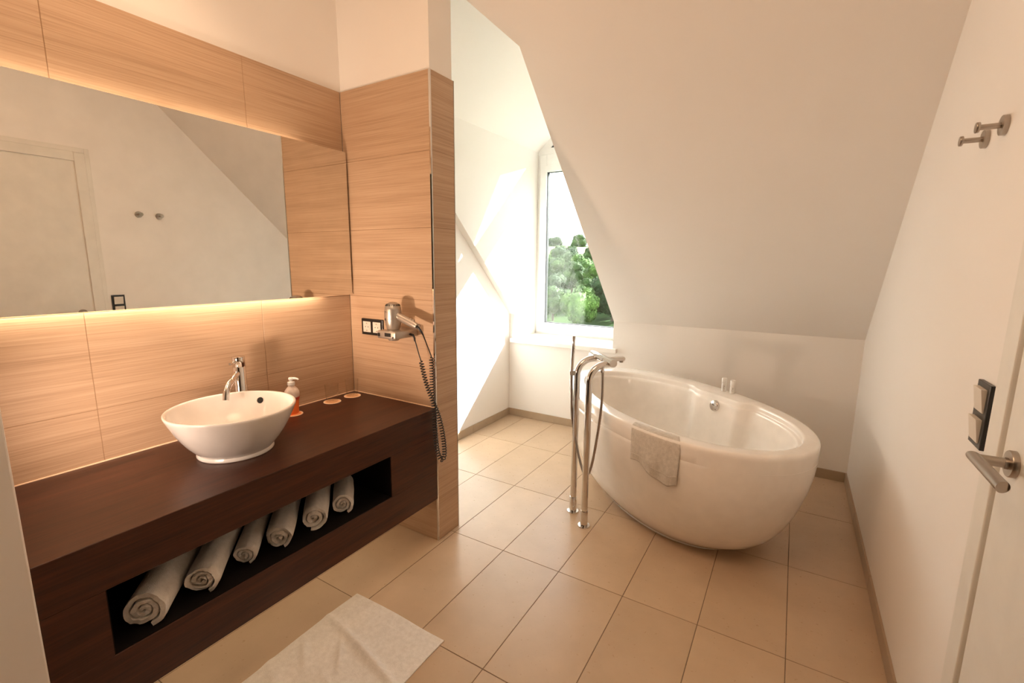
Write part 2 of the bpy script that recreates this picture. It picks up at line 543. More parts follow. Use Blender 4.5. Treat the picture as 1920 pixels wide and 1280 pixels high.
# ------------------------------------------------------------------ window
win = struct(box('window_1', (Xc, WY - 0.005, 0.705), (Xc + 0.036, WY + 0.075, EAVE), MT['pvc'], None, 0.002, 1))
def wpart(name, a, b, m, bev=0.003): return box(name, a, b, m, win, bev, 2)
wpart('frame_jamb', (Xd - 0.036, WY - 0.005, 0.705), (Xd, WY + 0.075, EAVE), MT['pvc'])
wpart('frame_rail', (Xc + 0.036, WY - 0.005, 0.705), (Xd - 0.036, WY + 0.075, 0.760), MT['pvc'])
wpart('transom', (Xc + 0.0, WY - 0.006, EAVE - 0.032), (Xd, WY + 0.075, EAVE + 0.030), MT['pvc'])
sx0, sx1, sz0, sz1 = Xc + 0.034, Xd - 0.034, 0.748, EAVE - 0.030
gx0, gx1, gz0, gz1 = Xc + 0.100, Xd - 0.100, 0.836, 2.222
bm = bmesh.new()
for a, b in (((sx0, sz0), (gx0, sz1)), ((gx1, sz0), (sx1, sz1)), ((gx0, sz0), (gx1, gz0)), ((gx0, gz1), (gx1, sz1))):
    add_box(bm, (a[0], WY - 0.028, a[1]), (b[0], WY + 0.045, b[1]), 0.003, 2)
finish(bm, 'sash', MT['pvc'], win)
bm = bmesh.new()
g = 0.006
for a, b in (((gx0 - g, gz0 - g), (gx0 + g, gz1 + g)), ((gx1 - g, gz0 - g), (gx1 + g, gz1 + g)), ((gx0, gz0 - g), (gx1, gz0 + g)), ((gx0, gz1 - g), (gx1, gz1 + g))):
    add_box(bm, (a[0], WY - 0.008, a[1]), (b[0], WY + 0.030, b[1]))
finish(bm, 'gasket', MT['gasket'], win)
wpart('glass_pane', (gx0, WY + 0.006, gz0), (gx1, WY + 0.010, gz1), MT['pane'], 0)
wpart('glass_pane', (gx0, WY + 0.026, gz0), (gx1, WY + 0.030, gz1), MT['pane'], 0)
wpart('blind_cassette', (gx0 - 0.002, WY - 0.030, gz1 - 0.004), (gx1 + 0.002, WY - 0.004, gz1 + 0.048), MT['pvc'])
for z in (0.79, 2.33):
    bm = bmesh.new()
    add_lathe(bm, [(0.0075, -0.035), (0.0075, 0.035)], (Xc + 0.030, WY - 0.016, z), (0, 0, 1), 12)
    finish(bm, 'hinge', MT['pvc'], win, sharp=40)
# gable light over the transom
def gab(inset, z):  # triangle inset from the reveal
    h = (RX - Xc) * 0.93
    k = inset * math.sqrt(1 + 0.93 ** 2)
    return [(RX - (h - k - z) / 0.93, EAVE + z), (RX + (h - k - z) / 0.93, EAVE + z), (RX, RIDGE - k)]
o3, i3 = gab(0.0, 0.028), gab(0.062, 0.030)
bm = bmesh.new()
for (p, q, r_, s_) in ((o3[0], o3[2], i3[2], i3[0]), (o3[2], o3[1], i3[1], i3[2])):
    add_prism(bm, [(p[0], WY - 0.004, p[1]), (q[0], WY - 0.004, q[1]), (r_[0], WY - 0.004, r_[1]), (s_[0], WY - 0.004, s_[1])], (0, 0.075, 0))
finish(bm, 'gable_frame', MT['pvc'], win)
prism('glass_pane', [(p[0], WY + 0.02, p[1]) for p in i3], (0, 0.004, 0), MT['pane'], win)
i4 = gab(0.069, 0.036)
bm = bmesh.new()
for (p, q, r_, s_) in ((i3[0], i3[2], i4[2], i4[0]), (i3[2], i3[1], i4[1], i4[2]), (i3[0], i3[1], i4[1], i4[0])):
    add_prism(bm, [(p[0], WY + 0.004, p[1]), (q[0], WY + 0.004, q[1]), (r_[0], WY + 0.004, r_[1]), (s_[0], WY + 0.004, s_[1])], (0, 0.03, 0))
finish(bm, 'gasket', MT['gasket'], win)
# inside sill with horns, outside sill
bm = bmesh.new()
add_box(bm, (Xc + 0.001, Dk - 0.005, 0.690), (Xd - 0.001, WY - 0.006, 0.728))
add_box(bm, (Xc - 0.034, Dk - 0.034, 0.690), (Xd + 0.036, Dk - 0.0005, 0.728), 0.004, 2)
struct(finish(bm, 'trim_1', MT['sillm']))
bm = bmesh.new()
add_box(bm, (Xc - 0.05, WY + 0.055, 0.690), (Xd + 0.05, WY + 0.25, 0.720), 0.004, 1)
struct(finish(bm, 'trim_2', MT['sillm']))

# ------------------------------------------------------------------ door on the right wall
YE = -0.352            # leaf edge on the lock side
YH = YE - 0.86         # hinge side
dr = struct(box('door_1', (Wr - 0.004, YE - 0.004, 0.004), (Wr + 0.02, YH, 2.066), MT['doorm'], None, 0.002, 1))
bm = bmesh.new()
def casing(a, b, d=0.012): add_box(bm, (Wr - d, a[0], a[1]), (Wr + 0.01, b[0], b[1]), 0.003, 2)
casing((YE, 0.0), (-0.292, 2.126))
casing((YH - 0.06, 0.0), (YH - 0.003, 2.070))
casing((YE, 2.126), (-0.292, 2.130))
casing((YH - 0.06, 2.070), (YE, 2.130))
casing((-0.292, 0.0), (-0.264, 2.162), 0.007)
casing((YH - 0.06, 2.130), (-0.292, 2.162), 0.007)
struct(finish(bm, 'trim_3', MT['doorm']))
bm = bmesh.new()
HY, HZ = -0.420, 1.019
add_lathe(bm, [(0.0265, 0), (0.0265, 0.009), (0.0255, 0.0105)], (Wr - 0.004, HY, HZ), (-1, 0, 0), 40)
ro_ = finish(bm, 'rosette', MT['steel'], dr, sharp=35)
bm = bmesh.new()
add_lathe(bm, [(0.0115, 0.0), (0.0115, 0.006), (0.0100, 0.006), (0.0100, 0.044)], (Wr - 0.0142, HY, HZ), (-1, 0, 0), 28)
finish(bm, 'lever_neck', MT['steel'], dr, sharp=35)
bm = bmesh.new()
# lever: tube with a mitred start and an oblique end cut
n = 28
rings = []
for (yy, tilt) in ((HY + 0.010, 1.0), (HY - 0.020, 0.0), (HY - 0.142, 0.0), (HY - 0.145, -0.55)):
    ring = []
    for k in range(n):
        a = 2 * PI * k / n
        dx, dz = 0.0108 * math.cos(a), 0.0108 * math.sin(a)
        ring.append((Wr - 0.060 + dx, yy - tilt * dx * (1 if tilt > 0 else 1.0), HZ + dz))
    rings.append(ring)
add_rings(bm, rings)
finish(bm, 'lever', MT['steel'], dr, sharp=35)

# ================================================================== OBJECTS
# ------------------------------------------------------------------ bathtub
TC = (1.432, 1.075)
QO = (0.862, 0.486, 0.047, 0.083, -0.7013)
QI = (0.769, 0.396, 0.113, 0.0, -0.664)
TI = (1.449, 1.054)
TH = 0.62
def curve_pt(q, c, t, k=1.0, off=(0, 0)):
    a, b, k1, k2, th = q
    X = a * math.cos(t) * k
    Y = b * math.sin(t) * (1 + k1 * math.cos(t) + k2 * math.cos(t) ** 2) * k
    return (c[0] + X * math.cos(th) - Y * math.sin(th) + off[0], c[1] + X * math.sin(th) + Y * math.cos(th) + off[1])
def sstep(a, b, x):
    t = max(0.0, min(1.0, (x - a) / (b - a)))
    return t * t * (3 - 2 * t)
def shelf(t):
    # widened stretch of rim where the bottles stand (and its twin opposite)
    c = math.cos(t)
    w = sstep(-0.31, -0.17, c) * (1 - sstep(0.24, 0.33, c))
    return w if math.sin(t) > 0 else 0.0
def inner_pt(t, k, z, step=0.0):
    x, y = curve_pt(QI, TI, t, k)
    s = 1.0 - 0.135 * shelf(t)
    cx, cy = TI
    # pull towards the long axis
    th = QI[4]
    ux, uy = math.cos(th), math.sin(th)
    dx, dy = x - cx, y - cy
    u, v = dx * ux + dy * uy, -dx * uy + dy * ux
    v *= s
    u -= 0.0
    return (cx + u * ux - v * uy, cy + u * uy + v * ux, z)
OUT = [(0.640, 0.012), (0.660, 0.018), (0.70, 0.035), (0.745, 0.06), (0.795, 0.09), (0.836, 0.13), (0.868, 0.17), (0.902, 0.225), (0.93, 0.28), (0.954, 0.34), (0.975, 0.40), (0.989, 0.46),
       (0.997, 0.520), (0.9986, 0.5380), (0.9978, 0.5385), (0.9978, 0.5395), (0.9988, 0.5400), (1.0005, 0.575), (1.0008, 0.596), (0.9995, 0.606), (0.9955, 0.6135), (0.989, 0.6182), (0.980, 0.6202), (0.966, 0.621)]
NS = 144
rings = []
ts = [2 * PI * i / NS for i in range(NS)]
for k, z in OUT:
    rings.append([(*curve_pt(QO, TC, t, k), z) for t in ts])
INN = [(1.012, 0.621), (1.003, 0.6195), (0.997, 0.615), (0.993, 0.606), (0.991, 0.594), (0.987, 0.589), (0.972, 0.586), (0.966, 0.582), (0.962, 0.570), (0.94, 0.50), (0.90, 0.40), (0.85, 0.30),
       (0.79, 0.22), (0.73, 0.175), (0.64, 0.148), (0.45, 0.138), (0.2, 0.135)]
for k, z in INN:
    rings.append([inner_pt(t, k, z) for t in ts])
tub = empty('bathtub', (TC[0], TC[1], 0.0), 'large egg-shaped freestanding white bathtub in front of the low back wall', 'bathtub')
bm = bmesh.new()
add_rings(bm, rings, True, True)
local(tub, finish(bm, 'shell', MT['acrylic'], tub, sharp=50))
bm = bmesh.new()
add_rings(bm, [[(*curve_pt(QO, TC, t, k), z) for t in ts] for k, z in ((0.640, 0.0), (0.646, 0.004), (0.646, 0.014), (0.640, 0.020))])
local(tub, finish(bm, 'plinth', MT['acrylic'], tub, sharp=40))
th = QO[4]
vdir = Vector((-math.sin(th), math.cos(th), 0))
udir = Vector((math.cos(th), math.sin(th), 0))
oc = Vector((1.6610, 1.3000, 0.5560))
ax = Vector((math.sin(QI[4]), -math.cos(QI[4]), 0.16)).normalized()
bm = bmesh.new()
add_lathe(bm, [(0.034, -0.030), (0.034, 0.004), (0.0325, 0.008), (0.027, 0.0115), (0.018, 0.014), (0.0, 0.015)], oc, ax, 40)
ov = local(tub, finish(bm, 'overflow_knob', MT['chrome'], tub, sharp=45))
bm = bmesh.new()
q = Vector((0, 0, 1)).rotation_difference(ax)
c0 = oc + ax * 0.0135 + q @ Vector((0.006, -0.004, 0))
add_prism(bm, [oc + ax * 0.012 + q @ Vector(p) for p in ((0.002, -0.03, -0.004), (0.006, -0.03, -0.004), (0.006, 0.012, 0.002), (0.002, 0.012, 0.002))], ax * 0.003)
local(tub, finish(bm, 'knob_slot', MT['black'], ov))
bm = bmesh.new()
dc = curve_pt(QI, TI, PI / 2, 0.0)
add_lathe(bm, [(0.034, 0.0), (0.034, 0.006), (0.028, 0.010), (0, 0.011)], (dc[0], dc[1], 0.136), (0, 0, 1), 32)
local(tub, finish(bm, 'drain_plug', MT['chrome'], tub, sharp=45))

# toiletry bottles on the rim
def mini_bottle(x, y, label, turn):
    o = empty('toiletry_bottle', (x, y, 0.6215), label, 'bottle', 'small toiletry bottles on the bathtub rim')
    bm = bmesh.new()
    add_lathe(bm, [(0.0125, 0.0), (0.0145, 0.002), (0.0145, 0.046), (0.0135, 0.049), (0.010, 0.0505)], (0, 0, 0), (0, 0, 1), 28)
    finish(bm, 'bottle_body', MT['soapw2'], o, sharp=40)
    bm = bmesh.new()
    add_lathe(bm, [(0.0128, 0.0505), (0.0138, 0.052), (0.0150, 0.080), (0.0140, 0.083), (0.0, 0.0835)], (0, 0, 0), (0, 0, 1), 28)
    finish(bm, 'bottle_cap', MT['capw'], o, sharp=40)
    # printed swirl: a looped letter-like mark and two short lines of print, wrapped on the body
    def wrap(u, z): return Vector((0.0148 * math.sin(turn + u / 0.0148), -0.0148 * math.cos(turn + u / 0.0148), z))
    bm = bmesh.new()
    pts = [wrap(-0.003, 0.022), wrap(-0.001, 0.030), wrap(0.000, 0.036)]
    add_tube(bm, pts, 0.0006, 5)
    loop = [wrap(-0.004 + 0.0035 * math.cos(a) + 0.003, 0.034 + 0.004 * math.sin(a)) for a in [PI * 0.9 - k * 0.42 for k in range(12)]]
    add_tube(bm, loop, 0.0006, 5)
    add_tube(bm, [wrap(-0.006, 0.019), wrap(0.000, 0.0195), wrap(0.006, 0.019)], 0.0004, 5)
    add_tube(bm, [wrap(-0.005, 0.016), wrap(0.000, 0.0162), wrap(0.005, 0.016)], 0.0003, 5)
    finish(bm, 'printed_mark', MT['print_'], o)
    return o
MT['soapw2'] = simple('pearl_plastic', (0.80, 0.77, 0.73), 0.25)
MT['capw'] = simple('white_cap', (0.88, 0.86, 0.83), 0.35)
ct = math.atan2(1.6601 + 1.4, 2.01 - 1.7)
mini_bottle(1.690, 1.430, 'small white toiletry bottle on the bathtub rim, left of the pair', 0.15)
mini_bottle(1.742, 1.393, 'small white toiletry bottle on the bathtub rim, right of the pair', 0.15)

# ------------------------------------------------------------------ towel over the rim
def rim_frame(t):
    return Vector((*curve_pt(QO, TC, t, 1.0), 0)), Vector((*curve_pt(QO, TC, t, 0.9), 0))
def find_t(u0, sgn):
    # parameter whose coordinate along the long axis equals u0 on the near (v<0) side
    return -math.acos(max(-1, min(1, u0 / QO[0])))
random.seed(4)
prof = [(0.884, 0.612), (0.889, 0.618), (0.900, 0.6235), (0.93, 0.6245), (0.962, 0.6245), (0.978, 0.6225), (0.991, 0.6165), (1.001, 0.605), (1.0065, 0.590), (1.008, 0.57)]
NA, NB = 40, 34
tA, tB = find_t(0.335, -1), find_t(0.592, -1)
grid = []
for i in range(NA + 1):
    a = i / NA
    t = tA + (tB - tA) * a
    bot = 0.455 - 0.060 * sstep(0.05, 0.90, a) + 0.005 * math.sin(a * 9)
    bot += 0.016 * sstep(0.82, 1.0, a)
    row = []
    full = [(k, z) for k, z in prof]
    zz = 0.57
    m = NB - len(prof)
    for j in range(1, m + 1):
        f = j / m
        z = zz + (bot - zz) * f
        full.append((None, z))
    for j, (k, z) in enumerate(full):
        if k is None:
            # hangs a little clear of the belly
            f = (0.57 - z) / 0.19
            fold = 0.008 * math.sin(a * 15 + 0.5 + 1.5 * f) * sstep(0, 0.7, f) + 0.007 * math.sin(a * 7 - 1.0) * f
            k = 1.008 + 0.002 * f
            px, py = curve_pt(QO, TC, t + 0.018 * f * (1 - 1.9 * a), k)
            dirn = (Vector((px, py)) - Vector(TC)).normalized()
            px += dirn.x * (fold + 0.011 * f)
            py += dirn.y * (fold + 0.011 * f)
        else:
            px, py = curve_pt(QO, TC, t, k)
        row.append((px, py, z + random.uniform(-0.0004, 0.0004)))
    grid.append(row)
bm = bmesh.new()
vs = [[bm.verts.new(p) for p in r] for r in grid]
for i in range(NA):
    for j in range(len(vs[0]) - 1):
        bm.faces.new((vs[i][j], vs[i + 1][j], vs[i + 1][j + 1], vs[i][j + 1]))
bmesh.ops.recalc_face_normals(bm, faces=bm.faces)
# make the sheet's thickness grow away from the tub
ref = Vector((TC[0], TC[1], 0.4))
f0 = bm.faces[len(bm.faces) // 2]
if f0.normal.dot(f0.calc_center_median() - ref) < 0:
    for f in bm.faces: f.normal_flip()
me = bpy.data.meshes.new('hand_towel')
bm.to_mesh(me)
bm.free()
ht = link('hand_towel', me, MT['towel2'], None, True)
md = ht.modifiers.new('thick', 'SOLIDIFY')
md.thickness = 0.007
md.offset = 1.0
md.use_rim = True
tag(ht, 'small white hand towel folded over the near rim of the bathtub', 'towel')
# woven hem band
bm = bmesh.new()
J = len(grid[0]) - 1
jj = int(J * 0.80)
add_tube(bm, [Vector(grid[i][jj]) + (Vector(grid[i][jj]) - ref).normalized() * 0.0073 for i in range(1, NA)], 0.0016, 6)
finish(bm, 'hem_band', MT['towel2'], ht, True)

# ------------------------------------------------------------------ freestanding tub faucet
F1 = Vector((1.040, 0.634, 0))
F2 = Vector((1.153, 0.524, 0))
AX = (F2 - F1).normalized()
OU = Vector((0.698, 0.716, 0)).normalized()
fc = empty('bath_faucet', ((F1 + F2) / 2), 'tall chrome floor-mounted bath faucet with two pipes and hand shower, beside the tub', 'faucet')
def fpart(bm, name, m=MT['chrome'], parent=fc, sharp=45):
    return local(fc, finish(bm, name, m, parent, sharp=sharp))
for Fp in (F1, F2):
    bm = bmesh.new()
    add_lathe(bm, [(0.034, 0.0), (0.034, 0.004), (0.0325, 0.006), (0.02, 0.007)], Fp, (0, 0, 1), 40)
    fpart(bm, 'floor_flange')
    bm = bmesh.new()
    add_lathe(bm, [(0.0205, 0.006), (0.0205, 0.088), (0.0195, 0.090), (0.0175, 0.090)], Fp, (0, 0, 1), 32)
    fpart(bm, 'collar')
    bm = bmesh.new()
    pts = [Fp + Vector((0, 0, z)) for z in (0.088, 0.3, 0.6, 0.80)]
    rb = 0.088
    for k in range(1, 13):
        a = PI / 2 * k / 12
        pts.append(Fp + Vector((0, 0, 0.80)) + OU * (rb * (1 - math.cos(a))) + Vector((0, 0, rb * math.sin(a))))
    pts.append(Fp + OU * 0.118 + Vector((0, 0, 0.888)))
    add_tube(bm, pts, 0.0175, 24)
    fpart(bm, 'riser_pipe', sharp=60)
mid = (F1 + F2) / 2
bz = Vector((0, 0, 0.900))
bm = bmesh.new()
A0 = mid - AX * 0.140 + OU * 0.112 + bz
add_lathe(bm, [(0.019, 0.0), (0.0212, 0.0015), (0.0212, 0.022), (0.0195, 0.0225), (0.0195, 0.0245), (0.0212, 0.025), (0.0212, 0.258), (0.0200, 0.260)], A0, AX, 40)
fpart(bm, 'mixer_body')
bm = bmesh.new()
B0 = mid + AX * 0.010 + OU * 0.120 + bz
s = 0.016
def obox(bm, c, u, v, w, hu, hv, hw, bev=0.0):
    vs = [bm.verts.new(c + u * (a * hu) + v * (b * hv) + w * (d * hw)) for a in (-1, 1) for b in (-1, 1) for d in (-1, 1)]
    fs = [bm.faces.new([vs[i] for i in q]) for q in ((0, 1, 3, 2), (4, 6, 7, 5), (0, 4, 5, 1), (2, 3, 7, 6), (0, 2, 6, 4), (1, 5, 7, 3))]
    if bev: bmesh.ops.bevel(bm, geom=list({e for f in fs for e in f.edges}), offset=bev, segments=3, affect='EDGES')
Z = Vector((0, 0, 1))
obox(bm, B0 + OU * 0.055 + Z * 0.000, OU, AX, Z, 0.055, 0.017, 0.011, 0.005)
spt = fpart(bm, 'spout', sharp=40)
bm = bmesh.new()
add_lathe(bm, [(0.011, 0), (0.011, 0.010)], B0 + OU * 0.092 - Z * 0.020, (0, 0, 1), 24)
fpart(bm, 'aerator', MT['steel'], spt)
bm = bmesh.new()
obox(bm, mid + AX * 0.03 + OU * 0.112 + Z * 0.876, AX, OU, Z, 0.02, 0.012, 0.008, 0.003)
fpart(bm, 'hose_outlet', MT['steel'])
# hand shower, holder, hose
H0, H1 = Vector((1.0135, 0.6185, 0.790)), Vector((1.0195, 0.6215, 1.016))
bm = bmesh.new()
add_tube(bm, [H0, H0.lerp(H1, 0.35), H0.lerp(H1, 0.36), H1.lerp(H0, 0.02), H1], [0.0085, 0.0085, 0.0092, 0.0092, 0.0080], 20)
fpart(bm, 'hand_shower')
bm = bmesh.new()
hd = (Vector((H0.x, H0.y, 0)) - Vector((F1.x, F1.y, 0))).normalized()
obox(bm, Vector((F1.x, F1.y, 0.812)) + hd * 0.026, hd, hd.cross(Z), Z, 0.014, 0.011, 0.013, 0.003)
fpart(bm, 'shower_holder')
bm = bmesh.new()
hp = smooth_path([H0 + Z * 0.005, (1.016, 0.620, 0.70), (1.022, 0.6235, 0.56), (1.052, 0.622, 0.42), (1.092, 0.601, 0.31), (1.130, 0.580, 0.262), (1.165, 0.560, 0.315), (1.192, 0.553, 0.46), (1.212, 0.556, 0.66), (1.2115, 0.562, 0.80), (1.206, 0.566, 0.872)], 26)
add_tube(bm, hp, [0.0066 + 0.0009 * (k % 2) for k in range(len(hp))], 10)
fpart(bm, 'shower_hose', MT['steel'], sharp=180)
bm = bmesh.new()
add_lathe(bm, [(0.0095, 0), (0.0095, 0.028), (0.008, 0.030)], Vector((1.206, 0.566, 0.850)), (0, 0, 1), 20)
fpart(bm, 'hose_nut')

# ------------------------------------------------------------------ vanity counter
van = empty('vanity_counter', (0.0, -0.70, CB), 'dark wenge vanity counter with an open towel niche, mounted on the left wall', 'counter')
NY0, NY1, NZ0, NZ1 = -1.288, -0.304, 0.377, 0.566
y0c, y1c = -1.4115, -0.0015
x0c = 0.002
bm = bmesh.new()
add_box(bm, (x0c, y0c, NZ1), (CD, y1c, CH), 0.0015, 1)
local(van, finish(bm, 'worktop', MT['wenge'], van))
bm = bmesh.new()
add_box(bm, (x0c, y0c, CB), (CD, y1c, NZ0), 0.0015, 1)
local(van, finish(bm, 'bottom_panel', MT['wenge'], van))
bm = bmesh.new()
add_box(bm, (x0c, y0c, NZ0), (CD, NY0, NZ1))
local(van, finish(bm, 'side_panel', MT['wenge'], van))
bm = bmesh.new()
add_box(bm, (x0c, NY1, NZ0), (CD, y1c, NZ1))
local(van, finish(bm, 'side_panel', MT['wenge'], van))
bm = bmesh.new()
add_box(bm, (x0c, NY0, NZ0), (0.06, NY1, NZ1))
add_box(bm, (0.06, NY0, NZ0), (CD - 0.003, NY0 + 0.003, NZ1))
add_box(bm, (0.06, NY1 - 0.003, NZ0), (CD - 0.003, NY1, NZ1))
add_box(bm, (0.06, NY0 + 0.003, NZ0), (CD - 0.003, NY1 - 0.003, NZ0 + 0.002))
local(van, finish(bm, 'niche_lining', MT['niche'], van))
# silicone joint between counter and tiles
bm = bmesh.new()
add_box(bm, (0.0002, y0c, CH - 0.001), (0.004, -0.001, CH + 0.004), 0.0012, 1)
add_box(bm, (0.004, -0.004, CH - 0.001), (CD - 0.004, -0.0002, CH + 0.004), 0.0012, 1)
local(van, finish(bm, 'silicone_joint', MT['coaster'], van))

# ------------------------------------------------------------------ wash basin
BC = Vector((0.284, -0.787, CH))
ba = empty('wash_basin', BC, 'round white ceramic vessel basin standing on the dark counter', 'basin')
HB = 0.168
outp = [(0.122, 0.0), (0.1255, 0.001), (0.1265, 0.004), (0.1255, 0.009), (0.1235, 0.012), (0.1225, 0.0145), (0.1265, 0.019), (0.139, 0.033), (0.155, 0.053), (0.171, 0.078), (0.186, 0.105), (0.199, 0.133), (0.207, 0.152), (0.2105, 0.161), (0.2115, 0.166),
        (0.2105, 0.1695), (0.2075, 0.1705), (0.2035, 0.170), (0.2005, 0.1675), (0.199, 0.163), (0.1955, 0.150), (0.185, 0.122), (0.170, 0.095), (0.150, 0.070), (0.122, 0.048), (0.085, 0.033), (0.045, 0.027), (0.024, 0.026)]
bm = bmesh.new()
add_lathe(bm, outp, (0, 0, 0), (0, 0, 1), 96, True, True)
finish(bm, 'bowl', MT['ceramic'], ba, sharp=60)
bm = bmesh.new()
# overflow opening: sits on the inner wall on the side of the tap
oa = math.radians(122)
od = Vector((math.cos(oa), math.sin(oa), 0))
oc = od * 0.1898 + Vector((0, 0, 0.134))
on = (-od * 0.93 + Vector((0, 0, 0.37))).normalized()
add_lathe(bm, [(0.0155, 0.0), (0.0155, 0.0022), (0.0135, 0.0030), (0.0125, 0.0015), (0.0125, -0.004)], oc, on, 28, False, False)
ofr = finish(bm, 'overflow_ring', MT['ceramic'], ba, sharp=60)
bm = bmesh.new()
add_lathe(bm, [(0.0132, 0.0006), (0.0132, 0.0012)], oc, on, 28)
finish(bm, 'overflow_opening', MT['black'], ofr)
bm = bmesh.new()
add_lathe(bm, [(0.033, 0.026), (0.033, 0.0295), (0.030, 0.031), (0.0, 0.032)], (0, 0, 0), (0, 0, 1), 32)
finish(bm, 'drain_plug', MT['chrome'], ba, sharp=45)

# ------------------------------------------------------------------ basin tap
TX, TY = 0.095, -0.652
tp = empty('basin_tap', (TX, TY, CH), 'chrome single-lever basin tap with curved spout behind the vessel basin', 'tap')
bm = bmesh.new()
add_lathe(bm, [(0.0235, 0.0), (0.0235, 0.268), (0.0228, 0.2695)], (0, 0, 0), (0, 0, 1), 40)
finish(bm, 'tap_body', MT['chrome'], tp, sharp=45)
bm = bmesh.new()
add_lathe(bm, [(0.0225, 0.2695), (0.0235, 0.2705), (0.0235, 0.309), (0.0228, 0.311), (0.021, 0.3118), (0, 0.312)], (0, 0, 0), (0, 0, 1), 40)
lv = finish(bm, 'tap_head', MT['chrome'], tp, sharp=45)
sd = Vector((0.58, -0.81, 0)).normalized()
bm = bmesh.new()
add_tube(bm, [sd * 0.018 + Z * 0.294, sd * 0.050 + Z * 0.294, sd * 0.068 + Z * 0.294], [0.0042, 0.0042, 0.0046], 14)
finish(bm, 'lever_pin', MT['chrome'], lv, sharp=45)
bm = bmesh.new()
sp_ = [sd * 0.012 + Z * 0.246, sd * 0.040 + Z * 0.236]
for k in range(0, 11):
    a = k / 10 * 1.25
    sp_.append(sd * (0.062 + 0.062 * math.sin(a) * 0.92) + Z * (0.226 - 0.068 * (1 - math.cos(a)) * 1.05))
sp_.append(sp_[-1] + (sp_[-1] - sp_[-2]).normalized() * 0.016)
add_tube(bm, smooth_path(sp_, 3), 0.0118, 22)
finish(bm, 'tap_spout', MT['chrome'], tp, sharp=60)

# ------------------------------------------------------------------ soap, coasters, tumblers
def coaster(x, y, r, label):
    o = empty('paper_coaster', (x, y, CH), label, 'coaster', 'round paper coasters on the counter')
    bm = bmesh.new()
    add_lathe(bm, [(r, 0.0003), (r, 0.0018)], (0, 0, 0), (0, 0, 1), 48)
    finish(bm, 'coaster_disc', MT['coaster'], o, sharp=40)
    bm = bmesh.new()
    add_lathe(bm, [(r * 0.83, 0.0018), (r * 0.83, 0.0024)], (0, 0, 0), (0, 0, 1), 48)
    finish(bm, 'coaster_print', MT['orange'] if 'soap' in label else MT['coaster2'], o, sharp=40)
MT['coaster2'] = simple('coaster_centre', (0.90, 0.52, 0.27), 0.7)
def tumbler(x, y, label):
    o = empty('glass_tumbler', (x, y, CH + 0.0026), label, 'glass', 'glass tumblers on coasters')
    bm = bmesh.new()
    add_lathe(bm, [(0.0, 0.0), (0.027, 0.0), (0.0285, 0.002), (0.0335, 0.088), (0.0325, 0.0885), (0.0315, 0.088), (0.0270, 0.010), (0.0, 0.008)], (0, 0, 0), (0, 0, 1), 40, False, False)
    finish(bm, 'glass_wall', MT['glass'], o, sharp=50)
coaster(0.072, -0.200, 0.042, 'pale orange round coaster under the tumbler nearer the basin')
tumbler(0.072, -0.200, 'clear glass tumbler standing nearer the basin')
coaster(0.072, -0.075, 0.042, 'pale orange round coaster under the tumbler in the wall corner')
tumbler(0.072, -0.075, 'clear glass tumbler standing in the wall corner')
SX, SY = 0.083, -0.422
coaster(SX, SY, 0.042, 'bright orange round coaster under the soap bottle')
sb = empty('soap_dispenser', (SX, SY, CH + 0.0026), 'pump soap bottle with orange liquid soap standing behind the basin', 'soap bottle')
def oval(bm, prof, ry=0.72, n=36):
    add_rings(bm, [[(r * ry * math.cos(2 * PI * i / n), r * math.sin(2 * PI * i / n), h) for i in range(n)] for r, h in prof])
bm = bmesh.new()
oval(bm, [(0.024, 0.0), (0.027, 0.003), (0.0285, 0.03), (0.0305, 0.055), (0.0335, 0.080)])
finish(bm, 'soap_liquid', MT['soap'], sb, sharp=50)
bm = bmesh.new()
oval(bm, [(0.0335, 0.0802), (0.0345, 0.094), (0.0335, 0.104), (0.029, 0.114), (0.021, 0.123), (0.0155, 0.128), (0.014, 0.136)], 0.8)
finish(bm, 'bottle_shoulder', MT['soapw'], sb, sharp=50)
bm = bmesh.new()
oval(bm, [(0.0333, 0.066), (0.0346, 0.074), (0.0351, 0.084), (0.0340, 0.0845)], 0.735)
finish(bm, 'soap_label', MT['soapr'], sb, sharp=50)
bm = bmesh.new()
add_lathe(bm, [(0.0155, 0.136), (0.016, 0.138), (0.0155, 0.150), (0.011, 0.152), (0.006, 0.153), (0.0055, 0.160)], (0, 0, 0), (0, 0, 1), 24)
pc = finish(bm, 'pump_collar', MT['capw'], sb, sharp=45)
bm = bmesh.new()
add_lathe(bm, [(0.009, 0.158), (0.0105, 0.161), (0.0105, 0.168), (0.008, 0.171), (0, 0.1715)], (0, 0, 0), (0, 0, 1), 24)
nd = Vector((0.75, 0.66, 0)).normalized()
add_tube(bm, [nd * 0.004 + Z * 0.1655, nd * 0.018 + Z * 0.166, nd * 0.028 + Z * 0.1635, nd * 0.032 + Z * 0.159], [0.006, 0.0055, 0.0045, 0.004], 12)
finish(bm, 'pump_head', MT['capw'], sb, sharp=60)

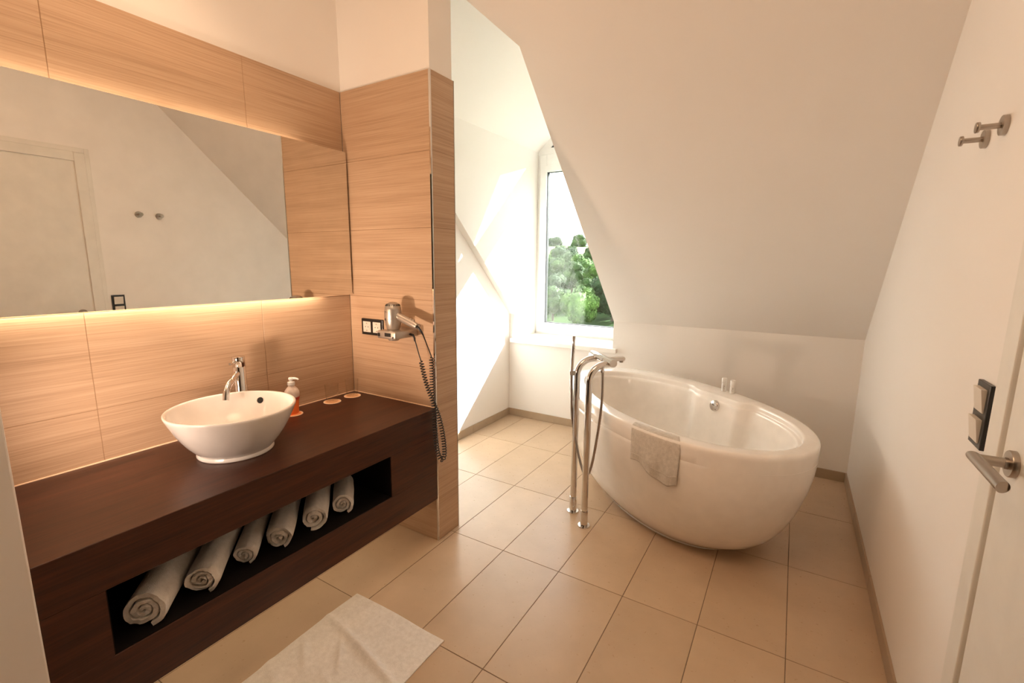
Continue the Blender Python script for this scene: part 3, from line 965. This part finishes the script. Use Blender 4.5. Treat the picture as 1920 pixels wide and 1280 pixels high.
# ------------------------------------------------------------------ mirror with LED strips behind it
mi = empty('wall_mirror', (0.0, -0.70, 1.229), 'wide frameless mirror with warm light glowing behind it, above the basin', 'mirror')
MZ0, MZ1, MY0, MY1 = 1.229, 1.935, -1.405, -0.012
bm = bmesh.new()
add_box(bm, (0.030, MY0, MZ0), (0.035, MY1, MZ1))
local(mi, finish(bm, 'mirror_glass', MT['mirror'], mi))
bm = bmesh.new()
add_box(bm, (0.0005, MY0 + 0.05, MZ0 + 0.055), (0.0295, MY1 - 0.012, MZ1 - 0.055))
local(mi, finish(bm, 'backing_box', MT['backing'], mi))
for z0, z1, ye_, lm in ((MZ0 + 0.038, MZ0 + 0.050, -0.20, 'led2'), (MZ1 - 0.050, MZ1 - 0.038, -0.26, 'led')):
    bm = bmesh.new()
    add_box(bm, (0.010, MY0 + 0.06, z0), (0.022, ye_, z1))
    local(mi, finish(bm, 'led_strip', MT[lm], mi))

# ------------------------------------------------------------------ sockets on the partition
so = empty('power_socket', (0.169, 0.0, 1.067), 'black-framed double power socket with cream inserts, left of the hair dryer', 'socket')
bm = bmesh.new()
add_box(bm, (-0.0765, -0.010, -0.0415), (0.0765, -0.0003, 0.0415), 0.002, 2)
finish(bm, 'socket_frame', MT['black'], so)
for cx in (-0.0355, 0.0355):
    bm = bmesh.new()
    add_box(bm, (cx - 0.0275, -0.0125, -0.0275), (cx + 0.0275, -0.010, 0.0275), 0.001, 1)
    ins = finish(bm, 'socket_insert', MT['rocker'], so)
    bm = bmesh.new()
    add_lathe(bm, [(0.0215, 0.0), (0.0215, 0.0010), (0.0195, 0.0010), (0.0180, 0.0002)], (cx, -0.0125, 0), (0, -1, 0), 36, False, True)
    cup = finish(bm, 'socket_cup', MT['cupm'] if 'cupm' in MT else MT['rocker'], ins, sharp=50)
    bm = bmesh.new()
    for dx in (-0.0095, 0.0095):
        add_lathe(bm, [(0.0026, 0.0), (0.0026, 0.0006)], (cx + dx, -0.0127, 0.0), (0, -1, 0), 14)
    finish(bm, 'pin_hole', MT['black'], ins)
    for dz in (-1, 1):
        box('earth_clip', (cx - 0.0035, -0.0140, dz * 0.0185 - 0.002), (cx + 0.0035, -0.0125, dz * 0.0185 + 0.002), MT['steel'], ins)

# ------------------------------------------------------------------ hair dryer in its wall holder
hdx, hdy = 0.402, -0.088
hol = empty('dryer_holder', (0.415, 0.0, 1.066), 'silver wall holder box with small display carrying the hair dryer', 'holder')
bm = bmesh.new()
add_box(bm, (-0.060, -0.148, -0.019), (0.058, -0.0005, 0.017), 0.005, 3)
finish(bm, 'holder_box', MT['silver'], hol, sharp=35)
bm = bmesh.new()
add_box(bm, (-0.010, -0.1488, -0.008), (0.030, -0.1478, 0.009), 0.0004, 1)
finish(bm, 'display_window', MT['black'], hol)
bm = bmesh.new()
add_box(bm, (-0.055, -0.1488, -0.010), (-0.040, -0.1478, 0.006), 0.0004, 1)
finish(bm, 'switch_button', MT['black'], hol)
bm = bmesh.new()
add_lathe(bm, [(0.0045, 0), (0.0045, 0.0015), (0.003, 0.002)], (0.043, -0.148, -0.010), (0, -1, 0), 16)
finish(bm, 'indicator_button', MT['black'], hol, sharp=40)
bm = bmesh.new()
add_lathe(bm, [(0.024, -0.034), (0.026, -0.030), (0.026, -0.018)], (hdx - 0.415, hdy, 0), (0, 0, 1), 32)
finish(bm, 'holder_ring', MT['silver'], hol, sharp=40)
dy = empty('hair_dryer', (hdx, hdy, 1.084), 'silver hair dryer resting nose down in its wall holder', 'hair dryer')
bm = bmesh.new()
add_lathe(bm, [(0.028, 0.0002), (0.031, 0.006), (0.0365, 0.026), (0.0395, 0.050), (0.0395, 0.0515), (0.0388, 0.052), (0.0388, 0.053), (0.0396, 0.0535), (0.0398, 0.075), (0.0385, 0.096), (0.0378, 0.0965), (0.0378, 0.0975), (0.0383, 0.098), (0.0355, 0.110), (0.029, 0.120), (0.019, 0.1265), (0.008, 0.1295), (0, 0.130)], (0, 0, 0), (0, 0, 1), 44)
finish(bm, 'dryer_body', MT['silver'], dy, sharp=35)
bm = bmesh.new()
for k in range(26):      # intake grille slots around the tail
    a = 2 * PI * k / 26
    d = Vector((math.cos(a), math.sin(a), 0))
    t_ = Vector((-math.sin(a), math.cos(a), 0))
    nn = (d * 0.75 + Z * 0.66).normalized()
    obox(bm, d * 0.0312 + Z * 0.1165, t_, nn.cross(t_), nn, 0.0018, 0.0050, 0.0012)
finish(bm, 'intake_grille', MT['black'], dy)
HD = Vector((0.95, -0.05, -0.31)).normalized()
HP = Vector((0.024, 0.0, 0.069))
hu = Vector((0, 0, 1)) - HD * HD.z
hu.normalize()
hv = HD.cross(hu)
bm = bmesh.new()
rings = []
for f, a, b in ((0.0, 0.017, 0.0145), (0.012, 0.0175, 0.0150), (0.03, 0.0185, 0.0155), (0.06, 0.0195, 0.0155), (0.10, 0.0185, 0.0150), (0.128, 0.016, 0.0140), (0.140, 0.0125, 0.012)):
    c = HP + HD * f
    rings.append([c + hu * (a * math.cos(2 * PI * k / 24)) + hv * (b * math.sin(2 * PI * k / 24)) for k in range(24)])
add_rings(bm, rings)
hdl = finish(bm, 'dryer_handle', MT['silver2'] if 'silver2' in MT else MT['silver'], dy, sharp=50)
bm = bmesh.new()
for f in (0.095, 0.110):
    obox(bm, HP + HD * f + hu * 0.0185, HD, hv, hu, 0.005, 0.005, 0.0035, 0.0015)
finish(bm, 'slide_switch', MT['silver'], hdl)
bm = bmesh.new()
ring_c = HP + HD * 0.150 + hu * 0.010
add_tube(bm, [ring_c + hu * (0.0065 * math.cos(a)) + HD * (0.0065 * math.sin(a)) for a in [2 * PI * k / 18 for k in range(19)]], 0.0011, 8)
finish(bm, 'hanging_ring', MT['cable'], hdl, True)
bm = bmesh.new()
obox(bm, Vector((-0.0130, -0.0380, 0.050)), Vector((0.95, -0.32, 0)).normalized(), Vector((0, 0, 1)), Vector((-0.32, -0.95, 0)).normalized(), 0.0035, 0.0055, 0.0012, 0.001)
finish(bm, 'dryer_button', MT['black'], dy)
bm = bmesh.new()
for z, w in ((0.0875, 0.008), (0.0835, 0.011)):
    for k in range(5):
        a0 = math.radians(-118) + k * w / 0.04 / 5 * 2.2
        pts = [Vector((0.0397 * math.cos(a0 + j * 0.025), 0.0397 * math.sin(a0 + j * 0.025), z)) for j in range(3)]
        add_tube(bm, pts, 0.0007, 5)
finish(bm, 'printed_mark', MT['print_'], dy)
# coiled cable from the handle down, looped, and back up to the holder
E0 = Vector(dy.location) + HP + HD * 0.139
straight1 = smooth_path([E0, E0 + Vector((0.018, 0.004, -0.014)), E0 + Vector((0.028, 0.012, -0.045)), Vector((0.607, -0.058, 0.972))], 8)
def coil(path, r, turns, per=14):
    """helix around a smooth path"""
    P = [Vector(p) for p in path]
    L = [0]
    for a, b in zip(P, P[1:]): L.append(L[-1] + (b - a).length)
    tot = L[-1]
    N = int(turns * per)
    out = []
    i = 0
    nrm = Vector((1, 0, 0))
    for k in range(N + 1):
        s_ = tot * k / N
        while i < len(P) - 2 and L[i + 1] < s_: i += 1
        f = (s_ - L[i]) / max(1e-9, L[i + 1] - L[i])
        c = P[i].lerp(P[i + 1], f)
        t = (P[min(i + 2, len(P) - 1)] - P[max(i - 1, 0)]).normalized()
        nrm = (nrm - t * nrm.dot(t)).normalized()
        b = t.cross(nrm)
        a = 2 * PI * turns * k / N
        w = min(1.0, k / per, (N - k) / per)
        out.append(c + (nrm * math.cos(a) + b * math.sin(a)) * (r * w))
    return out
p_down = smooth_path([(0.607, -0.058, 0.972), (0.606, -0.056, 0.89), (0.603, -0.052, 0.80), (0.606, -0.045, 0.70), (0.610, -0.045, 0.60), (0.618, -0.040, 0.505), (0.633, -0.030, 0.462), (0.645, -0.022, 0.490), (0.640, -0.024, 0.58), (0.624, -0.035, 0.68), (0.600, -0.052, 0.765), (0.572, -0.060, 0.845), (0.536, -0.052, 0.945)], 14)
helix = coil(p_down, 0.0095, 78, 13)
straight2 = smooth_path([Vector((0.536, -0.052, 0.945)), Vector((0.522, -0.050, 0.975)), Vector((0.505, -0.052, 1.030)), Vector((0.496, -0.050, 1.050))], 6)
straight2[-1] = Vector((0.4715, -0.050, 1.060)) if False else straight2[-1]
bm = bmesh.new()
add_tube(bm, straight1 + helix[1:-1] + straight2, 0.0026, 7)
cb = finish(bm, 'coiled_cable', MT['cable'], dy, True)
cb.data.transform(Matrix.Translation(-Vector(dy.location)))
bm = bmesh.new()
e1 = E0 - Vector(dy.location)
add_tube(bm, [e1 - HD * 0.004, e1 + HD * 0.010 + Z * -0.003, e1 + Vector((0.022, 0.006, -0.025)), e1 + Vector((0.027, 0.010, -0.040))], [0.0062, 0.0055, 0.0042, 0.0034], 12)
finish(bm, 'cable_sleeve', MT['cable'], dy, True)
bm = bmesh.new()
add_tube(bm, [Vector((0.470, -0.050, 1.062)) - Vector(hol.location), Vector((0.490, -0.051, 1.060)) - Vector(hol.location), Vector((0.498, -0.050, 1.046)) - Vector(hol.location), Vector((0.500, -0.050, 1.03)) - Vector(hol.location)], [0.0058, 0.0055, 0.005, 0.004], 12)
finish(bm, 'cable_sleeve', MT['cable'], hol, True)

# ------------------------------------------------------------------ rolled towels in the niche
def towel_roll(x, y, r, length, ang, seed, label, squash=0.94):
    rnd = random.Random(seed)
    turns = 2.7
    th0 = r / (turns + 0.25)
    n = 96
    outer, inner = [], []
    ph = rnd.uniform(-0.6, 0.3) - PI / 2
    for k in range(n + 1):
        f = k / n
        a = ph - turns * 2 * PI * (1 - f)
        ro_ = th0 * 0.42 + (r - th0 * 0.42) * f
        wob = 1 + 0.035 * math.sin(3 * a + seed) + 0.02 * math.sin(7 * a + 2 * seed)
        outer.append((ro_ * wob * math.cos(a), ro_ * wob * math.sin(a) * squash))
        ri = max(0.002, ro_ - th0 * 0.66)
        inner.append((ri * wob * math.cos(a), ri * wob * math.sin(a) * squash))
    sec = outer + inner[::-1]
    zmin = min(q[1] for q in sec)
    d = Vector((-math.cos(ang), math.sin(ang), 0))      # from the front end into the niche
    side = Vector((-d.y, d.x, 0))
    o0 = Vector((x, y, NZ0 + 0.0022 - zmin))
    bm = bmesh.new()
    rings = []
    m = 16
    for i in range(m + 1):
        f = i / m
        s_ = f * length
        k = 1.0
        bul = 1 + 0.02 * math.sin(f * 9 + seed)
        if i == 0: k = 0.955
        if i == m: k = 0.955
        ring = []
        for q, (u, v) in enumerate(sec):
            depth = s_
            if i == 0:
                # loops end unevenly
                depth += 0.0045 * math.sin(q * 0.21 + seed) + 0.002 * rnd.uniform(-1, 1)
            ring.append(o0 + side * (u * k * bul) + Vector((0, 0, v * k if v > 0 else v)) + d * depth)
        rings.append(ring)
    vs = [[bm.verts.new(p) for p in r_] for r_ in rings]
    nn = len(sec)
    for a_, b_ in zip(vs, vs[1:]):
        for i in range(nn):
            bm.faces.new((a_[i], a_[(i + 1) % nn], b_[(i + 1) % nn], b_[i]))
    for ring in (vs[0], vs[-1]):
        for k in range(n):
            bm.faces.new((ring[k], ring[k + 1], ring[nn - 2 - k], ring[nn - 1 - k]))
    o = finish(bm, 'rolled_towel', MT['towel'], None, sharp=70)
    tag(o, label, 'towel', 'rolled towels in the counter niche')
    return o
A45 = math.radians(40)
lab = ['thick rolled white towel at the far left of the niche', 'second rolled white towel from the left in the counter niche', 'third rolled white towel from the left, the thinnest one',
       'fourth rolled white towel from the left', 'fifth rolled white towel from the left, next to the rightmost', 'rolled white towel at the right end of the row']
pos = [(0.532, -1.204, 0.060, 0.36), (0.528, -1.053, 0.0545, 0.36), (0.502, -0.906, 0.042, 0.36), (0.510, -0.790, 0.051, 0.34), (0.514, -0.648, 0.055, 0.34), (0.508, -0.510, 0.048, 0.22)]
for k, (x, y, r, l) in enumerate(pos):
    towel_roll(x, y, r, l, A45, 3 + k * 5, lab[k], 0.94 if k != 1 else 0.88)

# ------------------------------------------------------------------ bath mat
random.seed(11)
MX0, MX1, MYa, MYb = 0.536, 1.012, -0.482, -1.24
nx, ny = 70, 100
def mat_h(u, v):
    # u across (0..1), v away from the far edge (metres)
    h = 0.0045
    def crease(x0, y0, x1, y1, w, a):
        dx, dy = x1 - x0, y1 - y0
        L2 = dx * dx + dy * dy
        t = ((u - x0) * dx + (v - y0) * dy) / L2
        te = max(0, min(1, t))
        px, py = x0 + te * dx, y0 + te * dy
        d = math.hypot((u - px) * 0.476, v - py)
        return 1.4 * a * math.exp(-(d / w) ** 2) * (0.35 + 0.65 * math.sin(PI * te))
    h += crease(0.02, 0.15, 0.98, 0.235, 0.014, 0.012)
    h += crease(0.30, 0.20, 0.52, 0.30, 0.013, 0.009)
    h += crease(0.05, 0.27, 0.30, 0.36, 0.016, 0.008)
    h += crease(0.00, 0.40, 0.60, 0.52, 0.018, 0.009)
    h += crease(0.45, 0.34, 0.95, 0.42, 0.016, 0.007)
    h += 0.0012 * math.sin(u * 7 + v * 11) * math.sin(v * 17 - u * 5)
    e = min(u, 1 - u) * 0.476
    e = min(e, v, 0.758 - v)
    if 0.0 <= e < 0.012: h += 0.0022 * math.sin(PI * e / 0.012)
    if 0.08 < u < 0.86 and abs(v - 0.052) < 0.004: h -= 0.0022
    return h
bm = bmesh.new()
top = []
for i in range(nx + 1):
    row = []
    for j in range(ny + 1):
        u, v = i / nx, 0.758 * j / ny
        x = MX0 + (MX1 - MX0) * u - 0.004 * math.sin(v * 9) + 0.03 * v * 0.55
        y = MYa - v + 0.004 * math.sin(u * 5) + 0.004 * u
        row.append(bm.verts.new((x, y, mat_h(u, v))))
    top.append(row)
for i in range(nx):
    for j in range(ny):
        bm.faces.new((top[i][j], top[i + 1][j], top[i + 1][j + 1], top[i][j + 1]))
edge = [top[i][0] for i in range(nx + 1)] + [top[nx][j] for j in range(1, ny + 1)] + [top[i][ny] for i in range(nx - 1, -1, -1)] + [top[0][j] for j in range(ny - 1, 0, -1)]
low = [bm.verts.new((v.co.x, v.co.y, 0.0004)) for v in edge]
for k in range(len(edge)):
    bm.faces.new((edge[k], low[k], low[(k + 1) % len(edge)], edge[(k + 1) % len(edge)]))
bm.faces.new(low)
bmt = finish(bm, 'bath_mat', MT['towel'], None, sharp=60)
tag(bmt, 'creased white terry bath mat lying on the floor in front of the vanity', 'bath mat')

# ------------------------------------------------------------------ robe hooks
def hook(y, z, label):
    o = empty('robe_hook', (Wr, y, z), label, 'hook', 'round steel wall hooks')
    bm = bmesh.new()
    add_lathe(bm, [(0.0235, 0.0003), (0.0235, 0.010), (0.0225, 0.011)], (0, 0, 0), (-1, 0, 0), 40)
    finish(bm, 'wall_plate', MT['steel'], o, sharp=40)
    bm = bmesh.new()
    add_lathe(bm, [(0.0068, 0.011), (0.0068, 0.050)], (0, 0, 0), (-1, 0, 0), 24)
    finish(bm, 'hook_pin', MT['steel'], o, sharp=40)
    bm = bmesh.new()
    add_lathe(bm, [(0.0120, 0.049), (0.0128, 0.050), (0.0128, 0.0555), (0.0120, 0.0565)], (0, 0, 0), (-1, 0, 0), 32)
    finish(bm, 'hook_head', MT['steel'], o, sharp=40)
hook(0.123, 1.737, 'steel robe hook on the right wall, farther from the door')
hook(-0.012, 1.740, 'steel robe hook on the right wall, nearer the door')

# ------------------------------------------------------------------ light switch
sw = empty('light_switch', (Wr, -0.207, 1.061), 'black-framed double light switch with two cream rockers on the right wall', 'switch')
bm = bmesh.new()
add_box(bm, (-0.010, -0.0405, -0.076), (-0.0003, 0.0405, 0.076), 0.0012, 1)
finish(bm, 'switch_frame', MT['black'], sw)
for cz in (-0.0355, 0.0355):
    bm = bmesh.new()
    # rocker, tilted: stands proud at its upper edge
    a = 0.0275
    add_prism(bm, [(-0.010, -a, cz - a), (-0.0125, -a, cz - a), (-0.0205, -a, cz + a), (-0.010, -a, cz + a)], (0, 2 * a, 0))
    finish(bm, 'switch_rocker', MT['rocker'], sw)

# ================================================================== OUTSIDE
gm, fm = make_ground(), make_field()
def hill_z(d):
    pts = [(4, -9.0), (20, -7.5), (100, 3.2), (138, 6.4), (150, 7.4), (260, 9.0)]
    for (a, za), (b, zb) in zip(pts, pts[1:]):
        if d <= b: return za + (zb - za) * max(0, (d - a)) / (b - a)
    return pts[-1][1]
bm = bmesh.new()
xs = [-230 + 10 * i for i in range(47)]
ysv = [6, 12, 20, 30, 40, 50, 60, 70, 80, 90, 100, 112, 125, 138, 150, 175, 210, 260]
rows = [[bm.verts.new((x, y, hill_z(y) + 0.5 * math.sin(x * 0.07 + y * 0.05))) for x in xs] for y in ysv]
for a, b in zip(rows, rows[1:]):
    for i in range(len(xs) - 1):
        bm.faces.new((a[i], a[i + 1], b[i + 1], b[i]))
hl = finish(bm, 'hillside', [gm, fm], None, True)
for p in hl.data.polygons:
    if 100 < p.center.y < 140: p.material_index = 1
tag(hl, kind='structure')

def crown_mesh(name, seed, leafmat, lumps, n_leaf, size):
    rnd = random.Random(seed)
    V, Fc = [], []
    L = []
    for _ in range(lumps):
        a, e = rnd.uniform(0, 2 * PI), rnd.uniform(-0.5, 1.0)
        rr = rnd.uniform(0.25, 0.62)
        L.append((Vector((rr * math.cos(a), rr * math.sin(a), 0.1 + 0.62 * e)), rnd.uniform(0.34, 0.5)))
    L.append((Vector((0, 0, 0.1)), 0.72))
    for _ in range(n_leaf):
        c, r = rnd.choice(L)
        z = rnd.uniform(-1, 1)
        a = rnd.uniform(0, 2 * PI)
        q = math.sqrt(1 - z * z)
        nn = Vector((q * math.cos(a), q * math.sin(a), z))
        p = c + nn * (r * rnd.uniform(0.86, 1.04))
        tilt = (nn + Vector((rnd.uniform(-1, 1), rnd.uniform(-1, 1), rnd.uniform(-1, 1))) * 0.55).normalized()
        t1 = tilt.orthogonal().normalized()
        t1.rotate(Matrix.Rotation(rnd.uniform(0, 6.28), 3, tilt))
        t2 = tilt.cross(t1)
        s_ = size * rnd.uniform(0.6, 1.3)
        k = len(V)
        V += [p + t1 * s_, p + t2 * s_ * 0.6, p - t1 * s_, p - t2 * s_ * 0.6]
        Fc.append((k, k + 1, k + 2, k + 3))
    # solid core so that no sky shows through
    bm = bmesh.new()
    for c, r in L:
        bmesh.ops.create_icosphere(bm, subdivisions=2, radius=r * 0.88, matrix=Matrix.Translation(c))
    bm.verts.ensure_lookup_table()
    k = len(V)
    V += [v.co.copy() for v in bm.verts]
    Fc += [tuple(k + v.index for v in f.verts) for f in bm.faces]
    bm.free()
    me = bpy.data.meshes.new(name)
    me.from_pydata([tuple(v) for v in V], [], Fc)
    me.materials.append(leafmat)
    return me
bm = bmesh.new()
add_tube(bm, [(0, 0, -1.3), (0.03, 0, -0.7), (0, 0.02, -0.1), (0, 0, 0.4)], [0.09, 0.07, 0.055, 0.03], 8)
tm = bpy.data.meshes.new('trunk')
bm.to_mesh(tm)
bm.free()
tm.materials.append(MT['bark'])
CR = [crown_mesh('crown', 1, MT['leafa'], 9, 5200, 0.062), crown_mesh('crown', 2, MT['leafb'], 8, 4200, 0.065), crown_mesh('crown', 3, MT['leafc'], 10, 4200, 0.065)]
def tree(x, y, h, kind, label, group=None, sq=1.0, dz=0.0):
    r = h / 2.1
    z = hill_z(y) + 1.05 * r + dz
    o = empty('tree', (x, y, z), label, 'tree', group)
    for nm, me in (('crown', CR[kind]), ('trunk', tm)):
        c = bpy.data.objects.new(nm, me)
        COL.objects.link(c)
        c.parent = o
    o.scale = (r * sq, r * sq, r)
    o.rotation_euler = (0, 0, (x * 1.7 + y) % 6.28)
    return o
# near hillside trees as seen through the window, and their neighbours
tree(-15.1, 38.5, 4.5, 0, 'round bright green tree low in the window, beside the sloping ceiling', None, 0.92)
tree(-13.0, 42.0, 5.0, 2, 'dark tree just right of the round bright tree outside', None)
tree(-18.9, 41.0, 3.9, 1, 'mid green tree just left of the round bright tree outside', None)
rnd = random.Random(5)
HG = 'trees on the hillside beyond the window'
for (yy, hh) in ((47, 4.3), (54, 4.6), (62, 4.6), (71, 4.4), (81, 4.0), (91, 3.4)):
    for k in range(7):
        th_ = math.radians(-34.5 + 4.2 * k + (1.9 if yy in (54, 71, 91) else 0) + rnd.uniform(-0.4, 0.4))
        x = 2.0 + math.tan(th_) * (yy + 1.6)
        tree(x, yy + rnd.uniform(-1.2, 1.2), hh * rnd.uniform(0.85, 1.12), rnd.choice((0, 0, 1, 1, 2)), 'leafy green tree on the wooded hillside below the pale field', HG, rnd.uniform(0.95, 1.2))
for k in range(10):
    th_ = math.radians(-34 + 2.6 * k + rnd.uniform(-0.4, 0.4))
    yy = 147 + rnd.uniform(-4, 8)
    x = 2.0 + math.tan(th_) * (yy + 1.6)
    tree(x, yy, rnd.uniform(5.0, 8.5), rnd.choice((0, 1, 2)), 'distant green tree along the ridge above the pale field', 'trees along the ridge', 1.15, -2.4)
